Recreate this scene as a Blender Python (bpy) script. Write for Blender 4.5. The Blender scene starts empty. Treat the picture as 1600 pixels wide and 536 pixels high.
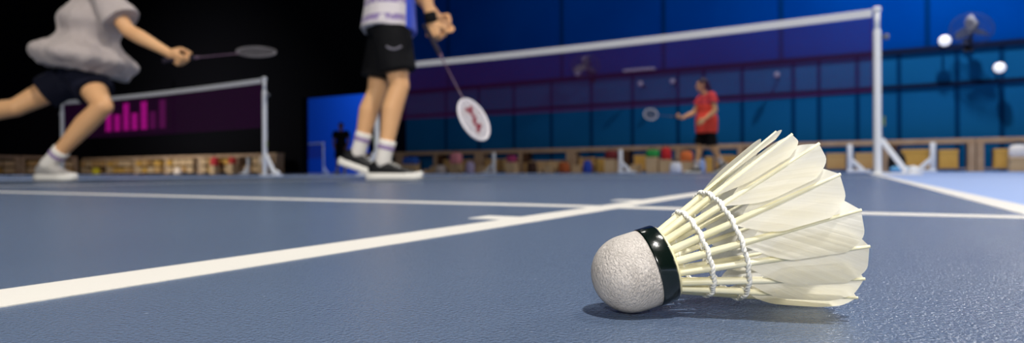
import bpy, bmesh, math, random
from mathutils import Vector as V, Matrix, Euler, noise
random.seed(7)
S = bpy.context.scene
COL = S.collection
PI = math.pi
YAW = 0.5068                       # heading of the lens left of the court's long axis

# ------------------------------------------------------------------ helpers
def lin(c):
    return tuple(((x/255)/12.92 if x/255 <= .04045 else ((x/255+.055)/1.055)**2.4) for x in c) + (1,)

def mat(name, rgb, rough=.5, spec=.5, metal=0., emit=None, estr=0., bump=None, var=None, coat=0., sheen=0.):
    m = bpy.data.materials.new(name); m.use_nodes = True
    nt = m.node_tree; b = nt.nodes['Principled BSDF']
    b.inputs['Base Color'].default_value = lin(rgb)
    b.inputs['Roughness'].default_value = rough
    b.inputs['Specular IOR Level'].default_value = spec
    b.inputs['Metallic'].default_value = metal
    b.inputs['Coat Weight'].default_value = coat
    b.inputs['Sheen Weight'].default_value = sheen
    if emit:
        b.inputs['Emission Color'].default_value = lin(emit); b.inputs['Emission Strength'].default_value = estr
    tc = nt.nodes.new('ShaderNodeTexCoord')
    if var:                        # (scale, second colour)
        n = nt.nodes.new('ShaderNodeTexNoise'); n.inputs['Scale'].default_value = var[0]; n.inputs['Detail'].default_value = 4
        nt.links.new(tc.outputs['Object'], n.inputs['Vector'])
        r = nt.nodes.new('ShaderNodeValToRGB'); r.color_ramp.elements[0].position = .35; r.color_ramp.elements[1].position = .65
        r.color_ramp.elements[0].color = lin(rgb); r.color_ramp.elements[1].color = lin(var[1])
        nt.links.new(n.outputs['Fac'], r.inputs['Fac']); nt.links.new(r.outputs['Color'], b.inputs['Base Color'])
    if bump:                       # (scale, strength, distance)
        n = nt.nodes.new('ShaderNodeTexNoise'); n.inputs['Scale'].default_value = bump[0]; n.inputs['Detail'].default_value = 3
        nt.links.new(tc.outputs['Object'], n.inputs['Vector'])
        bp = nt.nodes.new('ShaderNodeBump'); bp.inputs['Strength'].default_value = bump[1]; bp.inputs['Distance'].default_value = bump[2]
        nt.links.new(n.outputs['Fac'], bp.inputs['Height']); nt.links.new(bp.outputs['Normal'], b.inputs['Normal'])
    return m

def link(name, me, m=None, parent=None):
    o = bpy.data.objects.new(name, me); COL.objects.link(o)
    if m is not None and not me.materials: me.materials.append(m)
    if parent is not None: o.parent = parent
    return o

def obj(name, bm, m, parent=None, smooth=False):
    bmesh.ops.recalc_face_normals(bm, faces=bm.faces)
    me = bpy.data.meshes.new(name); bm.to_mesh(me); bm.free()
    if smooth:
        me.polygons.foreach_set('use_smooth', [True]*len(me.polygons))
    return link(name, me, m, parent)

def tag(o, label, cat, group=None, kind=None):
    if label: o['label'] = label
    if cat: o['category'] = cat
    if group: o['group'] = group
    if kind: o['kind'] = kind
    return o

def thing(name, label, cat, loc=(0, 0, 0), rot=(0, 0, 0), group=None):
    o = bpy.data.objects.new(name, None); COL.objects.link(o); o.empty_display_size = .1
    o.location = loc; o.rotation_euler = rot
    return tag(o, label, cat, group)

def struct(name, bm, m, parent=None, smooth=False):
    o = obj(name, bm, m, parent, smooth)
    if parent is None: o['kind'] = 'structure'
    return o

def dup(root, loc, rot=None, label=None, group=None, mats=None):
    r = root.copy(); COL.objects.link(r); r.location = loc
    if rot is not None: r.rotation_euler = rot
    if label: r['label'] = label
    if group: r['group'] = group
    for ch in list(root.children):
        c = ch.copy(); COL.objects.link(c); c.parent = r
        for g in list(ch.children):
            d = g.copy(); COL.objects.link(d); d.parent = c
    return r

def box(bm, lo, hi, bev=0.):
    lo, hi = V(lo), V(hi); c = (lo+hi)/2; s = hi-lo
    r = bmesh.ops.create_cube(bm, size=1, matrix=Matrix.Translation(c) @ Matrix.Diagonal((s.x, s.y, s.z, 1)))
    if bev > 0:
        es = list({e for v in r['verts'] for e in v.link_edges})
        bmesh.ops.bevel(bm, geom=es, offset=bev, segments=2, profile=.6, affect='EDGES')

def frame(d):
    d = V(d).normalized()
    a = V((0, 0, 1)) if abs(d.z) < .9 else V((1, 0, 0))
    s = d.cross(a).normalized(); return s, d.cross(s).normalized(), d

def tube(bm, pts, rad, seg=10, closed=False):
    pts = [V(p) for p in pts]; n = len(pts); rings = []
    rr = rad if isinstance(rad, (list, tuple)) else [rad]*n
    ps = None
    for i, p in enumerate(pts):
        if closed: d = pts[(i+1) % n]-pts[i-1]
        else: d = pts[min(i+1, n-1)]-pts[max(i-1, 0)]
        d.normalize()
        if ps is None: s, t, _ = frame(d)
        else:
            s = (ps-d*ps.dot(d)).normalized(); t = d.cross(s)
        ps = s
        rings.append([bm.verts.new(p+(s*math.cos(2*PI*k/seg)+t*math.sin(2*PI*k/seg))*rr[i]) for k in range(seg)])
    for i in range(n if closed else n-1):
        a, b = rings[i], rings[(i+1) % n]
        for k in range(seg):
            bm.faces.new((a[k], a[(k+1) % seg], b[(k+1) % seg], b[k]))
    if not closed:
        bm.faces.new(rings[0][::-1]); bm.faces.new(rings[-1])

def lathe(bm, prof, seg=32, axis=(0, 0, 1), org=(0, 0, 0), cap=True):
    s, t, d = frame(axis); org = V(org); rings = []
    for r, z in prof:
        if r < 1e-7: rings.append([bm.verts.new(org+d*z)])
        else: rings.append([bm.verts.new(org+d*z+(s*math.cos(2*PI*k/seg)+t*math.sin(2*PI*k/seg))*r) for k in range(seg)])
    for a, b in zip(rings, rings[1:]):
        for k in range(seg):
            k2 = (k+1) % seg
            if len(a) == 1 and len(b) == 1: continue
            if len(a) == 1: bm.faces.new((a[0], b[k2], b[k]))
            elif len(b) == 1: bm.faces.new((a[k], a[k2], b[0]))
            else: bm.faces.new((a[k], a[k2], b[k2], b[k]))
    if cap:
        for r in (rings[0], rings[-1]):
            if len(r) > 2: bm.faces.new(r)

def capsule(bm, p0, p1, r0, r1, seg=16):
    p0, p1 = V(p0), V(p1); L = (p1-p0).length
    prof = [(0, -r0)] + [(r0*math.cos(a), r0*math.sin(a)) for a in (-1.2, -.8, -.4, 0)] + \
           [(r1*math.cos(a), L+r1*math.sin(a)) for a in (0, .4, .8, 1.2)] + [(0, L+r1)]
    lathe(bm, prof, seg, p1-p0, p0)

def limb(bm, pts, seg=16):         # chain of (point, radius)
    for (a, ra), (b, rb) in zip(pts, pts[1:]): capsule(bm, a, b, ra, rb, seg)

def ell(bm, c, side, front, up, rs):
    M = Matrix((( *(V(side)*rs[0]), ), ( *(V(front)*rs[1]), ), ( *(V(up)*rs[2]), ))).transposed().to_4x4()
    bmesh.ops.create_icosphere(bm, subdivisions=3, radius=1, matrix=Matrix.Translation(V(c)) @ M)

def loft(bm, st, seg=28, power=2.3):   # st: (centre, side vector, front vector, half width, half depth)
    rings = []
    for c, s, f, a, b in st:
        c, s, f = V(c), V(s), V(f); ring = []
        for k in range(seg):
            w = 2*PI*k/seg; cx, sx = math.cos(w), math.sin(w)
            ring.append(bm.verts.new(c+s*a*math.copysign(abs(cx)**(2/power), cx)+f*b*math.copysign(abs(sx)**(2/power), sx)))
        rings.append(ring)
    for p, q in zip(rings, rings[1:]):
        for k in range(seg): bm.faces.new((p[k], p[(k+1) % seg], q[(k+1) % seg], q[k]))
    bm.faces.new(rings[0][::-1]); bm.faces.new(rings[-1])

def fuse(name, bm, m, parent, voxel=.007, smooth=4, fold=0.):
    """Overlapping closed shapes become one continuous skin."""
    bmesh.ops.recalc_face_normals(bm, faces=bm.faces)
    me = bpy.data.meshes.new('tmp'); bm.to_mesh(me); bm.free()
    o = bpy.data.objects.new('tmp', me); COL.objects.link(o)
    r = o.modifiers.new('r', 'REMESH'); r.mode = 'VOXEL'; r.voxel_size = voxel; r.use_smooth_shade = True
    s = o.modifiers.new('s', 'SMOOTH'); s.iterations = smooth; s.factor = .5
    dg = bpy.context.evaluated_depsgraph_get(); dg.update()
    new = bpy.data.meshes.new_from_object(o.evaluated_get(dg)); new.name = name
    bpy.data.objects.remove(o); bpy.data.meshes.remove(me)
    if fold:                       # cloth folds
        nrm = [v.normal.copy() for v in new.vertices]
        for v, nv in zip(new.vertices, nrm):
            p = v.co.copy(); v.co = p+nv*fold*(noise.noise(V((p.x*9, p.y*9, p.z*5)))+.5*noise.noise(V((p.x*22, p.y*22, p.z*9+3))))
    new.materials.clear(); new.materials.append(m)
    new.polygons.foreach_set('use_smooth', [True]*len(new.polygons))
    return link(name, new, None, parent)

# ------------------------------------------------------------------ materials
def floor_mat(name, c1, c2, bumpy=1., rough=.27):
    m = bpy.data.materials.new(name); m.use_nodes = True; nt = m.node_tree; b = nt.nodes['Principled BSDF']; L = nt.links.new
    tc = nt.nodes.new('ShaderNodeTexCoord')
    n1 = nt.nodes.new('ShaderNodeTexNoise'); n1.inputs['Scale'].default_value = 720; n1.inputs['Detail'].default_value = 2
    n2 = nt.nodes.new('ShaderNodeTexNoise'); n2.inputs['Scale'].default_value = 3.; n2.inputs['Detail'].default_value = 5
    n3 = nt.nodes.new('ShaderNodeTexVoronoi'); n3.inputs['Scale'].default_value = 60
    n4 = nt.nodes.new('ShaderNodeTexNoise'); n4.inputs['Scale'].default_value = 1500
    for n in (n1, n2, n3, n4): L(tc.outputs['Object'], n.inputs['Vector'])
    mx = nt.nodes.new('ShaderNodeMixRGB'); mx.inputs[1].default_value = lin(c1); mx.inputs[2].default_value = lin(c2)
    L(n2.outputs['Fac'], mx.inputs[0])
    # pale specks scattered over the base colour
    sp = nt.nodes.new('ShaderNodeMath'); sp.operation = 'LESS_THAN'; sp.inputs[1].default_value = .035; L(n3.outputs['Distance'], sp.inputs[0])
    sp2 = nt.nodes.new('ShaderNodeMath'); sp2.operation = 'MULTIPLY'; sp2.inputs[1].default_value = .22; L(sp.outputs[0], sp2.inputs[0])
    mx2 = nt.nodes.new('ShaderNodeMixRGB'); L(sp2.outputs[0], mx2.inputs[0]); L(mx.outputs[0], mx2.inputs[1]); mx2.inputs[2].default_value = lin((215, 220, 230))
    L(mx2.outputs[0], b.inputs['Base Color'])
    ad = nt.nodes.new('ShaderNodeMath'); ad.operation = 'MULTIPLY_ADD'; ad.inputs[1].default_value = .35; L(n4.outputs['Fac'], ad.inputs[0]); L(n1.outputs['Fac'], ad.inputs[2])
    bp = nt.nodes.new('ShaderNodeBump'); bp.inputs['Strength'].default_value = bumpy; bp.inputs['Distance'].default_value = .0012
    L(ad.outputs[0], bp.inputs['Height']); L(bp.outputs['Normal'], b.inputs['Normal'])
    b.inputs['Roughness'].default_value = rough; b.inputs['Specular IOR Level'].default_value = .45
    return m

M = {}
M['mat'] = floor_mat('court_rubber', (82, 98, 124), (93, 110, 136))
M['line'] = floor_mat('line_paint', (212, 208, 201), (218, 215, 208), .25, .5)
M['blue_floor'] = floor_mat('blue_runoff', (136, 160, 208), (142, 166, 214), .2, .5)
M['wall_low'] = mat('wall_teal', (18, 94, 152), .9, .03, var=(.6, (15, 88, 144)))
M['wall_up'] = mat('wall_blue', (0, 67, 160), .95, .0, var=(.5, (0, 60, 150)))
M['wall_rail'] = mat('wall_rail', (8, 24, 58), .7, .1)
M['seam'] = mat('wall_seam', (4, 56, 104), .9, .02)
M['seam_up'] = mat('wall_seam_up', (0, 50, 116), .9, .0)
M['black'] = mat('black_drape', (7, 7, 12), .9, .1)
M['navy'] = mat('navy_drape', (8, 10, 34), .9, .1)
M['ceil'] = mat('ceiling', (60, 62, 70), .9, .1)
M['hall_wall'] = mat('hall_wall', (70, 78, 100), .9, .1)
M['annex'] = mat('annex_blue', (12, 86, 224), .6, .2)
M['post'] = mat('white_metal', (242, 243, 246), .35, .5, bump=(40, .05, .002))
M['steel'] = mat('grey_metal', (120, 122, 130), .5, .4, .2)
M['chrome'] = mat('bright_metal', (190, 190, 200), .55, .3, .0)
M['dark_metal'] = mat('dark_metal', (26, 28, 40), .5, .4)
M['cage'] = mat('cage_wire', (70, 80, 120), .5, .3)
M['green'] = mat('green_cleat', (120, 140, 70), .5)
M['tape'] = mat('net_tape', (225, 225, 228), .7, .2, bump=(60, .1, .002))
M['net'] = mat('net_twine', (84, 22, 84), .8, .1)
M['wood'] = mat('tan_wood', (188, 160, 132), .55, .3, var=(3, (172, 142, 114)))
M['wood_dark'] = mat('brown_wood', (92, 60, 38), .6, .3, var=(4, (74, 48, 30)))
M['carton'] = mat('tan_carton', (206, 168, 112), .8, .1, var=(2, (190, 148, 94)))
M['carton2'] = mat('pale_carton', (214, 184, 142), .8, .1, var=(2, (200, 168, 128)))
M['gold'] = mat('golden_carton', (220, 174, 92), .8, .1, var=(2, (206, 158, 78)))
M['cork'] = None
M['skin'] = mat('skin', (226, 174, 124), .5, .35, bump=(60, .1, .003), var=(6, (216, 162, 114)))
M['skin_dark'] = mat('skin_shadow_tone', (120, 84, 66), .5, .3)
M['hair'] = mat('hair', (20, 16, 16), .5, .4, bump=(120, .5, .004))
M['white_cloth'] = mat('white_cloth', (206, 198, 200), .85, .1, bump=(9, .5, .02), sheen=.2)
M['grey_cloth'] = mat('pale_grey_cloth', (182, 170, 166), .85, .1, bump=(8, .6, .03), sheen=.2)
M['black_cloth'] = mat('black_cloth', (12, 12, 15), .8, .15, bump=(12, .4, .02))
M['navy_cloth'] = mat('dark_navy_cloth', (22, 24, 40), .8, .15, bump=(12, .4, .02))
M['blue_cloth'] = mat('blue_cloth', (24, 62, 190), .7, .2, bump=(12, .4, .02))
M['red_cloth'] = mat('red_cloth', (236, 78, 62), .75, .2, bump=(14, .4, .02))
M['mauve'] = mat('mauve_print', (150, 128, 170), .85, .1)
M['sock'] = mat('sock', (226, 220, 212), .9, .1, bump=(200, .3, .002))
M['shoe_black'] = mat('shoe_black', (16, 16, 18), .5, .3)
M['shoe_grey'] = mat('shoe_grey', (170, 166, 162), .5, .3)
M['sole'] = mat('shoe_sole', (232, 228, 220), .5, .3)
M['grip'] = mat('racket_grip', (40, 34, 46), .7, .2)
M['shaft'] = mat('racket_shaft', (86, 60, 84), .35, .5)
M['frame_white'] = mat('racket_frame_white', (226, 222, 228), .35, .5)
M['frame_grey'] = mat('racket_frame_grey', (84, 80, 86), .4, .5)
M['string'] = mat('racket_string', (232, 226, 230), .5, .3)
M['string_grey'] = mat('racket_string_grey', (120, 116, 122), .5, .3)
M['stencil'] = mat('red_stencil', (122, 38, 56), .6, .2)
def shirt_print():
    m = mat('printed_white_cloth', (206, 198, 200), .85, .1, bump=(9, .5, .02), sheen=.2); nt = m.node_tree; b = nt.nodes['Principled BSDF']; L = nt.links.new
    tc = next(n for n in nt.nodes if n.type == 'TEX_COORD'); sx = nt.nodes.new('ShaderNodeSeparateXYZ'); L(tc.outputs['Object'], sx.inputs[0])
    def op(kind, a, v=None):
        n = nt.nodes.new('ShaderNodeMath'); n.operation = kind
        if isinstance(a, (int, float)): n.inputs[0].default_value = a
        else: L(a, n.inputs[0])
        if v is not None:
            if isinstance(v, (int, float)): n.inputs[1].default_value = v
            else: L(v, n.inputs[1])
        return n.outputs[0]
    band = None
    for z in (.845, .935, 1.02):
        k = op('LESS_THAN', op('ABSOLUTE', op('SUBTRACT', sx.outputs[2], z)), .016); band = k if band is None else op('MAXIMUM', band, k)
    mp = nt.nodes.new('ShaderNodeMapping'); mp.inputs['Scale'].default_value = (60, 60, 25); L(tc.outputs['Object'], mp.inputs[0])
    nz = nt.nodes.new('ShaderNodeTexNoise'); nz.inputs['Scale'].default_value = 1; L(mp.outputs[0], nz.inputs['Vector'])
    band = op('MULTIPLY', band, op('GREATER_THAN', nz.outputs['Fac'], .42))
    m1 = nt.nodes.new('ShaderNodeMixRGB'); L(band, m1.inputs[0]); m1.inputs[1].default_value = lin((206, 198, 200)); m1.inputs[2].default_value = lin((140, 122, 165))
    m2 = nt.nodes.new('ShaderNodeMixRGB'); L(op('GREATER_THAN', sx.outputs[0], .128), m2.inputs[0]); L(m1.outputs[0], m2.inputs[1]); m2.inputs[2].default_value = lin((28, 66, 196))
    L(m2.outputs[0], b.inputs['Base Color']); return m
M['shirt_print'] = shirt_print()
M['emblem'] = mat('grey_emblem', (120, 116, 128), .6, .2)
M['eye'] = mat('eye', (24, 18, 16), .2, .5)
M['lip'] = mat('lip', (150, 84, 72), .5, .3)
M['magenta'] = mat('magenta_light', (60, 0, 50), .6, emit=(196, 10, 150), estr=.9)
M['magenta_dim'] = mat('magenta_dim_light', (40, 0, 34), .6, emit=(110, 6, 92), estr=.6)
M['lamp'] = mat('white_lamp', (240, 240, 245), .5, emit=(236, 238, 248), estr=.9)
M['glow_dim'] = mat('faint_glow', (150, 150, 170), .5, emit=(150, 140, 180), estr=.25)  # faint emission, shared by lamps, plain round fittings and the rail strip

# ------------------------------------------------------------------ the setting
YW, YL = 10.55, 10.40              # upper wall plane, front of the lower wall
XL, XR, YB, ZC = -33.5, 9., -18., 9.
bm = bmesh.new(); box(bm, (XL, YB, -.12), (XR, 26, -.0032)); struct('floor', bm, M['blue_floor'])

def court(name, x1):               # doubles court whose right outer edge is x = x1; net at y = 0
    x0 = x1-6.1
    bm = bmesh.new(); box(bm, (x0-.02, -8.6, -.003), (x1-.005, 6.72, 0)); mt = struct(name, bm, M['mat'])
    bm = bmesh.new(); z0, z1 = -.001, .0004
    R = lambda a, b, c, d, h=0.: box(bm, (a, b, z0-h), (c, d, z1+h))
    for a in (x0, x0+.46, x1-.5, x1-.04): R(a, -6.7, a+.04, 6.7)
    for s in (-1, 1):
        for y in (6.68, 5.92, 2.0):
            R(x0+.0006, s*y-.02, x1-.0006, s*y+.02, .0001)
        R(x1-3.07, min(s*1.98, s*6.7), x1-3.03, max(s*1.98, s*6.7)-.0006, .00005)
        for y in (6.15, 5.73):     # the small pace marks inside the singles sideline
            R(x1-.54, s*y-.02, x1-.499, s*y+.02, .00006); R(x0+.499, s*y-.02, x0+.54, s*y+.02, .00006)
    obj('line_marking', bm, M['line'], mt)
court('floor_court', 0.)
court('floor_court_beyond', -8.5)

# end wall: protruding lower half with seams, two rails, blue upper half
OPX0, OPX1, OPZ = -19., -15.6, 2.95
bm = bmesh.new(); box(bm, (-13.9, YL, 0), (XR, YL+.3, 2.78)); struct('wall_back', bm, M['wall_low'])
bm = bmesh.new(); box(bm, (-14.5, YW, 2.75), (XR, YW+.15, ZC)); struct('wall_back_upper', bm, M['wall_up'])
bm = bmesh.new(); box(bm, (OPX1, YL, 0), (-13.9, YL+.3, 2.78)); box(bm, (OPX1, YW, 2.78), (-14.5, YW+.15, ZC)); struct('wall_back_corner', bm, M['navy'])
bm = bmesh.new(); box(bm, (XL, YL, 0), (OPX0, YL+.3, OPZ)); box(bm, (XL, YL, OPZ), (OPX1, YL+.3, ZC)); struct('wall_back_left', bm, M['black'])
bm = bmesh.new(); box(bm, (-13.9, YL-.06, 2.74), (XR, YL+.16, 2.87)); struct('trim_1', bm, M['wall_rail'])
bm = bmesh.new(); box(bm, (-13.9, YL-.05, 1.94), (XR, YL, 2.03)); struct('trim_2', bm, M['wall_rail'])
for i, x in enumerate((-12.2, -10.9, -9.6, -8.3, -7.0, -5.75, -4.46, -3.77, -2.79, -1.57, -.99, -.16, .69, 1.8, 2.6, 3.6, 4.6, 5.8)):
    bm = bmesh.new(); box(bm, (x-.05, YL-.015, .0), (x+.05, YL, 1.94)); box(bm, (x-.05, YL-.015, 2.03), (x+.05, YL, 2.74)); struct('trim_%d' % (i+3), bm, M['seam'])
for i, x in enumerate((-12.2, -8.01, -4.89, -1.86, 1.26, 4.4)):
    bm = bmesh.new(); box(bm, (x-.06, YW-.02, 2.87), (x+.06, YW, ZC)); struct('trim_%d' % (i+30), bm, M['seam_up'])
bm = bmesh.new(); box(bm, (XL-.2, YB, 0), (XL, 26, ZC)); struct('wall_left', bm, M['black'])
bm = bmesh.new(); box(bm, (XR, YB, 0), (XR+.2, 26, ZC)); struct('wall_right', bm, M['hall_wall'])
bm = bmesh.new(); box(bm, (XL, YB-.2, 0), (XR, YB, ZC)); struct('wall_front', bm, M['hall_wall'])
bm = bmesh.new(); box(bm, (XL, YB, ZC), (XR, 26, ZC+.2)); struct('ceiling', bm, M['ceil'])
bm = bmesh.new(); box(bm, (XL, 21, 0), (XR, 21.2, ZC)); struct('wall_annex', bm, M['annex'])

# ------------------------------------------------------------------ nets and posts
def net(x0, x1, y, label):
    t = thing('badminton_net', label, 'net', ((x0+x1)/2, y, 0)); w = (x1-x0)/2-.066; wt = w+.006
    sag = lambda x: 1.55-.026*(1-(x/w)**2)
    N = 24; xs = [-w+2*w*i/N for i in range(N+1)]
    bm = bmesh.new(); st = [(V((x*wt/w, 0, sag(x)-.0375)), V((0, 1, 0)), V((0, 0, 1)), .006, .0375) for x in xs]; loft(bm, st, 12, 5); obj('tape', bm, M['tape'], t)
    bm = bmesh.new(); tw = .0018
    nv = int(2*w/.02)
    for i in range(nv+1):
        x = -w+2*w*i/nv; zt = sag(x)-.074; tube(bm, [(x, 0, zt), (x, 0, zt-.69)], tw, 4)
    for j in range(35):
        tube(bm, [(x, 0, sag(x)-.074-.69*j/34) for x in xs], tw, 4)
    obj('mesh', bm, M['net'], t)
    bm = bmesh.new()
    for s in (-1, 1): tube(bm, [(s*w, 0, sag(w)-.07), (s*w, 0, sag(w)-.77)], .005, 6)
    tube(bm, [(x, 0, sag(x)-.767) for x in xs], .005, 6); obj('edge_cord', bm, M['net'], t)
    return t

def post(name, label, x, y, s):    # s = +1: brace leans out towards +x
    t = thing(name, label, 'post', (x, y, 0), group=None)
    bm = bmesh.new(); lathe(bm, [(.031, .0), (.034, .012), (.034, 1.335), (.031, 1.35)], 24); obj('pole', bm, M['post'], t, True)
    bm = bmesh.new(); lathe(bm, [(.024, 1.34), (.024, 1.53)], 20); obj('upper_rod', bm, M['post'], t, True)
    bm = bmesh.new(); lathe(bm, [(.028, 1.515), (.036, 1.525), (.036, 1.55), (.028, 1.565), (0, 1.568)], 24); obj('cap', bm, M['post'], t, True)
    bm = bmesh.new(); lathe(bm, [(.012, .03), (.012, .055), (.026, .06), (.026, .09), (.018, .095)], 16, (s, 0, 0), (0, 0, 1.28)); obj('knob', bm, M['steel'], t, True)
    bm = bmesh.new()
    d = V((s*.225, 0, .03))-V((s*.03, 0, .33)); a = V((s*.03, 0, .33))
    loft(bm, [(a+d*k, V((0, 1, 0)), V((d.z, 0, -d.x)).normalized(), .028, .024) for k in (0, 1)], 16, 6); obj('brace', bm, M['post'], t)
    bm = bmesh.new(); box(bm, (min(0, s*.3)-.05, -.06, .0), (max(0, s*.3)+.05, .06, .02), .006); obj('base', bm, M['post'], t)
    bm = bmesh.new(); lathe(bm, [(.0, -.03), (.033, -.03), (.04, -.02), (.04, .02), (.033, .03), (0, .03)], 20, (0, 1, 0), (s*.28, 0, .046)); obj('wheel', bm, M['post'], t, True)
    bm = bmesh.new(); tube(bm, [(s*.034, 0, .50), (s*.055, 0, .50), (s*.055, 0, .545)], .008, 8); tube(bm, [(s*.055, 0, .5), (s*.055, 0, .455)], .008, 8); obj('cleat', bm, M['green'], t)
    return t
net(-6.1, 0, 0, 'badminton net with white top tape stretched behind the shuttlecock to the tall front post')
post('net_post', 'white net post with diagonal brace at the sideline behind the shuttlecock', -.02, 0, 1)
post('net_post', 'white net post seen between the legs of the player in black shorts', -6.08, 0, -1)
net(-14.52, -8.42, 0, 'badminton net with white tape in front of the black wall behind the crouching player')
post('net_post', 'white net post with brace ending the net before the black wall', -8.40, 0, 1)
post('net_post', 'white net post behind the shin of the player in the loose pale shirt', -14.54, 0, -1)
net(-29.6, -23.5, 15.85, 'small distant badminton net seen through the blue lit wall opening')
post('net_post', 'small distant white post in front of the blue lit opening beside the dark figure', -23.5, 15.85, 1)

# ------------------------------------------------------------------ shuttlecock
def shuttle_mats():
    # cork leather
    m = bpy.data.materials.new('cork_leather'); m.use_nodes = True; nt = m.node_tree; b = nt.nodes['Principled BSDF']; L = nt.links.new
    tc = nt.nodes.new('ShaderNodeTexCoord'); mp = nt.nodes.new('ShaderNodeMapping'); mp.inputs['Scale'].default_value = (1300, 2300, 700)
    mp.inputs['Rotation'].default_value = (.3, .5, .6); L(tc.outputs['Object'], mp.inputs['Vector'])
    n = nt.nodes.new('ShaderNodeTexNoise'); n.inputs['Scale'].default_value = 1; n.inputs['Detail'].default_value = 4; n.inputs['Distortion'].default_value = .6; L(mp.outputs[0], n.inputs['Vector'])
    n2 = nt.nodes.new('ShaderNodeTexNoise'); n2.inputs['Scale'].default_value = 130; n2.inputs['Detail'].default_value = 5; L(tc.outputs['Object'], n2.inputs['Vector'])
    r = nt.nodes.new('ShaderNodeValToRGB'); r.color_ramp.elements[0].position = .25; r.color_ramp.elements[0].color = lin((178, 171, 165)); r.color_ramp.elements[1].position = .6; r.color_ramp.elements[1].color = lin((210, 203, 197))
    L(n2.outputs['Fac'], r.inputs['Fac']); L(r.outputs['Color'], b.inputs['Base Color'])
    bp = nt.nodes.new('ShaderNodeBump'); bp.inputs['Strength'].default_value = 1.; bp.inputs['Distance'].default_value = .0009; L(n.outputs['Fac'], bp.inputs['Height']); L(bp.outputs['Normal'], b.inputs['Normal'])
    b.inputs['Roughness'].default_value = .62; b.inputs['Specular IOR Level'].default_value = .3
    b.inputs['Subsurface Weight'].default_value = .0
    M['cork'] = m
    M['band'] = mat('green_black_band', (9, 20, 16), .18, .6, coat=.5, bump=(300, .12, .001))
    M['quill'] = mat('cream_quill', (228, 221, 182), .4, .5, bump=(400, .15, .0005), var=(60, (238, 233, 206)))
    M['thread'] = mat('white_thread', (238, 236, 228), .7, .2, bump=(1500, .5, .0004))
    M['glue'] = mat('cream_glue', (226, 218, 176), .25, .5)
    # feather vane: thin, slightly see-through, barb lines slanting away from the quill
    m = bpy.data.materials.new('feather_vane'); m.use_nodes = True; nt = m.node_tree; nt.nodes.clear(); L = nt.links.new
    out = nt.nodes.new('ShaderNodeOutputMaterial'); uv = nt.nodes.new('ShaderNodeUVMap'); uv.uv_map = 'UVMap'
    sx = nt.nodes.new('ShaderNodeSeparateXYZ'); L(uv.outputs[0], sx.inputs[0])
    ab = nt.nodes.new('ShaderNodeMath'); ab.operation = 'ABSOLUTE'; L(sx.outputs[0], ab.inputs[0])
    c = nt.nodes.new('ShaderNodeMath'); c.operation = 'MULTIPLY_ADD'; c.inputs[1].default_value = -1.5; L(ab.outputs[0], c.inputs[0]); L(sx.outputs[1], c.inputs[2])
    cx = nt.nodes.new('ShaderNodeCombineXYZ')
    for k, sc, src in ((0, 2.6, c), (1, .12, ab)):
        mm = nt.nodes.new('ShaderNodeMath'); mm.operation = 'MULTIPLY'; mm.inputs[1].default_value = sc; L(src.outputs[0], mm.inputs[0]); L(mm.outputs[0], cx.inputs[k])
    oi = nt.nodes.new('ShaderNodeObjectInfo'); om = nt.nodes.new('ShaderNodeMath'); om.operation = 'MULTIPLY'; om.inputs[1].default_value = 40; L(oi.outputs['Random'], om.inputs[0]); L(om.outputs[0], cx.inputs[2])
    n = nt.nodes.new('ShaderNodeTexNoise'); n.inputs['Scale'].default_value = 1.; n.inputs['Detail'].default_value = 3; L(cx.outputs[0], n.inputs['Vector'])
    bp = nt.nodes.new('ShaderNodeBump'); bp.inputs['Strength'].default_value = .7; bp.inputs['Distance'].default_value = .0005; L(n.outputs['Fac'], bp.inputs['Height'])
    r = nt.nodes.new('ShaderNodeValToRGB'); r.color_ramp.elements[0].position = .3; r.color_ramp.elements[0].color = lin((230, 226, 213)); r.color_ramp.elements[1].position = .6; r.color_ramp.elements[1].color = lin((246, 244, 237)); L(n.outputs['Fac'], r.inputs['Fac'])
    df = nt.nodes.new('ShaderNodeBsdfDiffuse'); tr = nt.nodes.new('ShaderNodeBsdfTranslucent'); gl = nt.nodes.new('ShaderNodeBsdfGlossy'); gl.inputs['Roughness'].default_value = .4
    tr.inputs['Color'].default_value = lin((254, 249, 228))
    L(r.outputs[0], df.inputs['Color'])
    for q in (df, gl): L(bp.outputs[0], q.inputs['Normal'])
    m1 = nt.nodes.new('ShaderNodeMixShader'); m1.inputs[0].default_value = .56; L(df.outputs[0], m1.inputs[1]); L(tr.outputs[0], m1.inputs[2])
    m2 = nt.nodes.new('ShaderNodeMixShader'); m2.inputs[0].default_value = .04; L(m1.outputs[0], m2.inputs[1]); L(gl.outputs[0], m2.inputs[2])
    L(m2.outputs[0], out.inputs['Surface'])
    M['vane'] = m
shuttle_mats()

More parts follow.
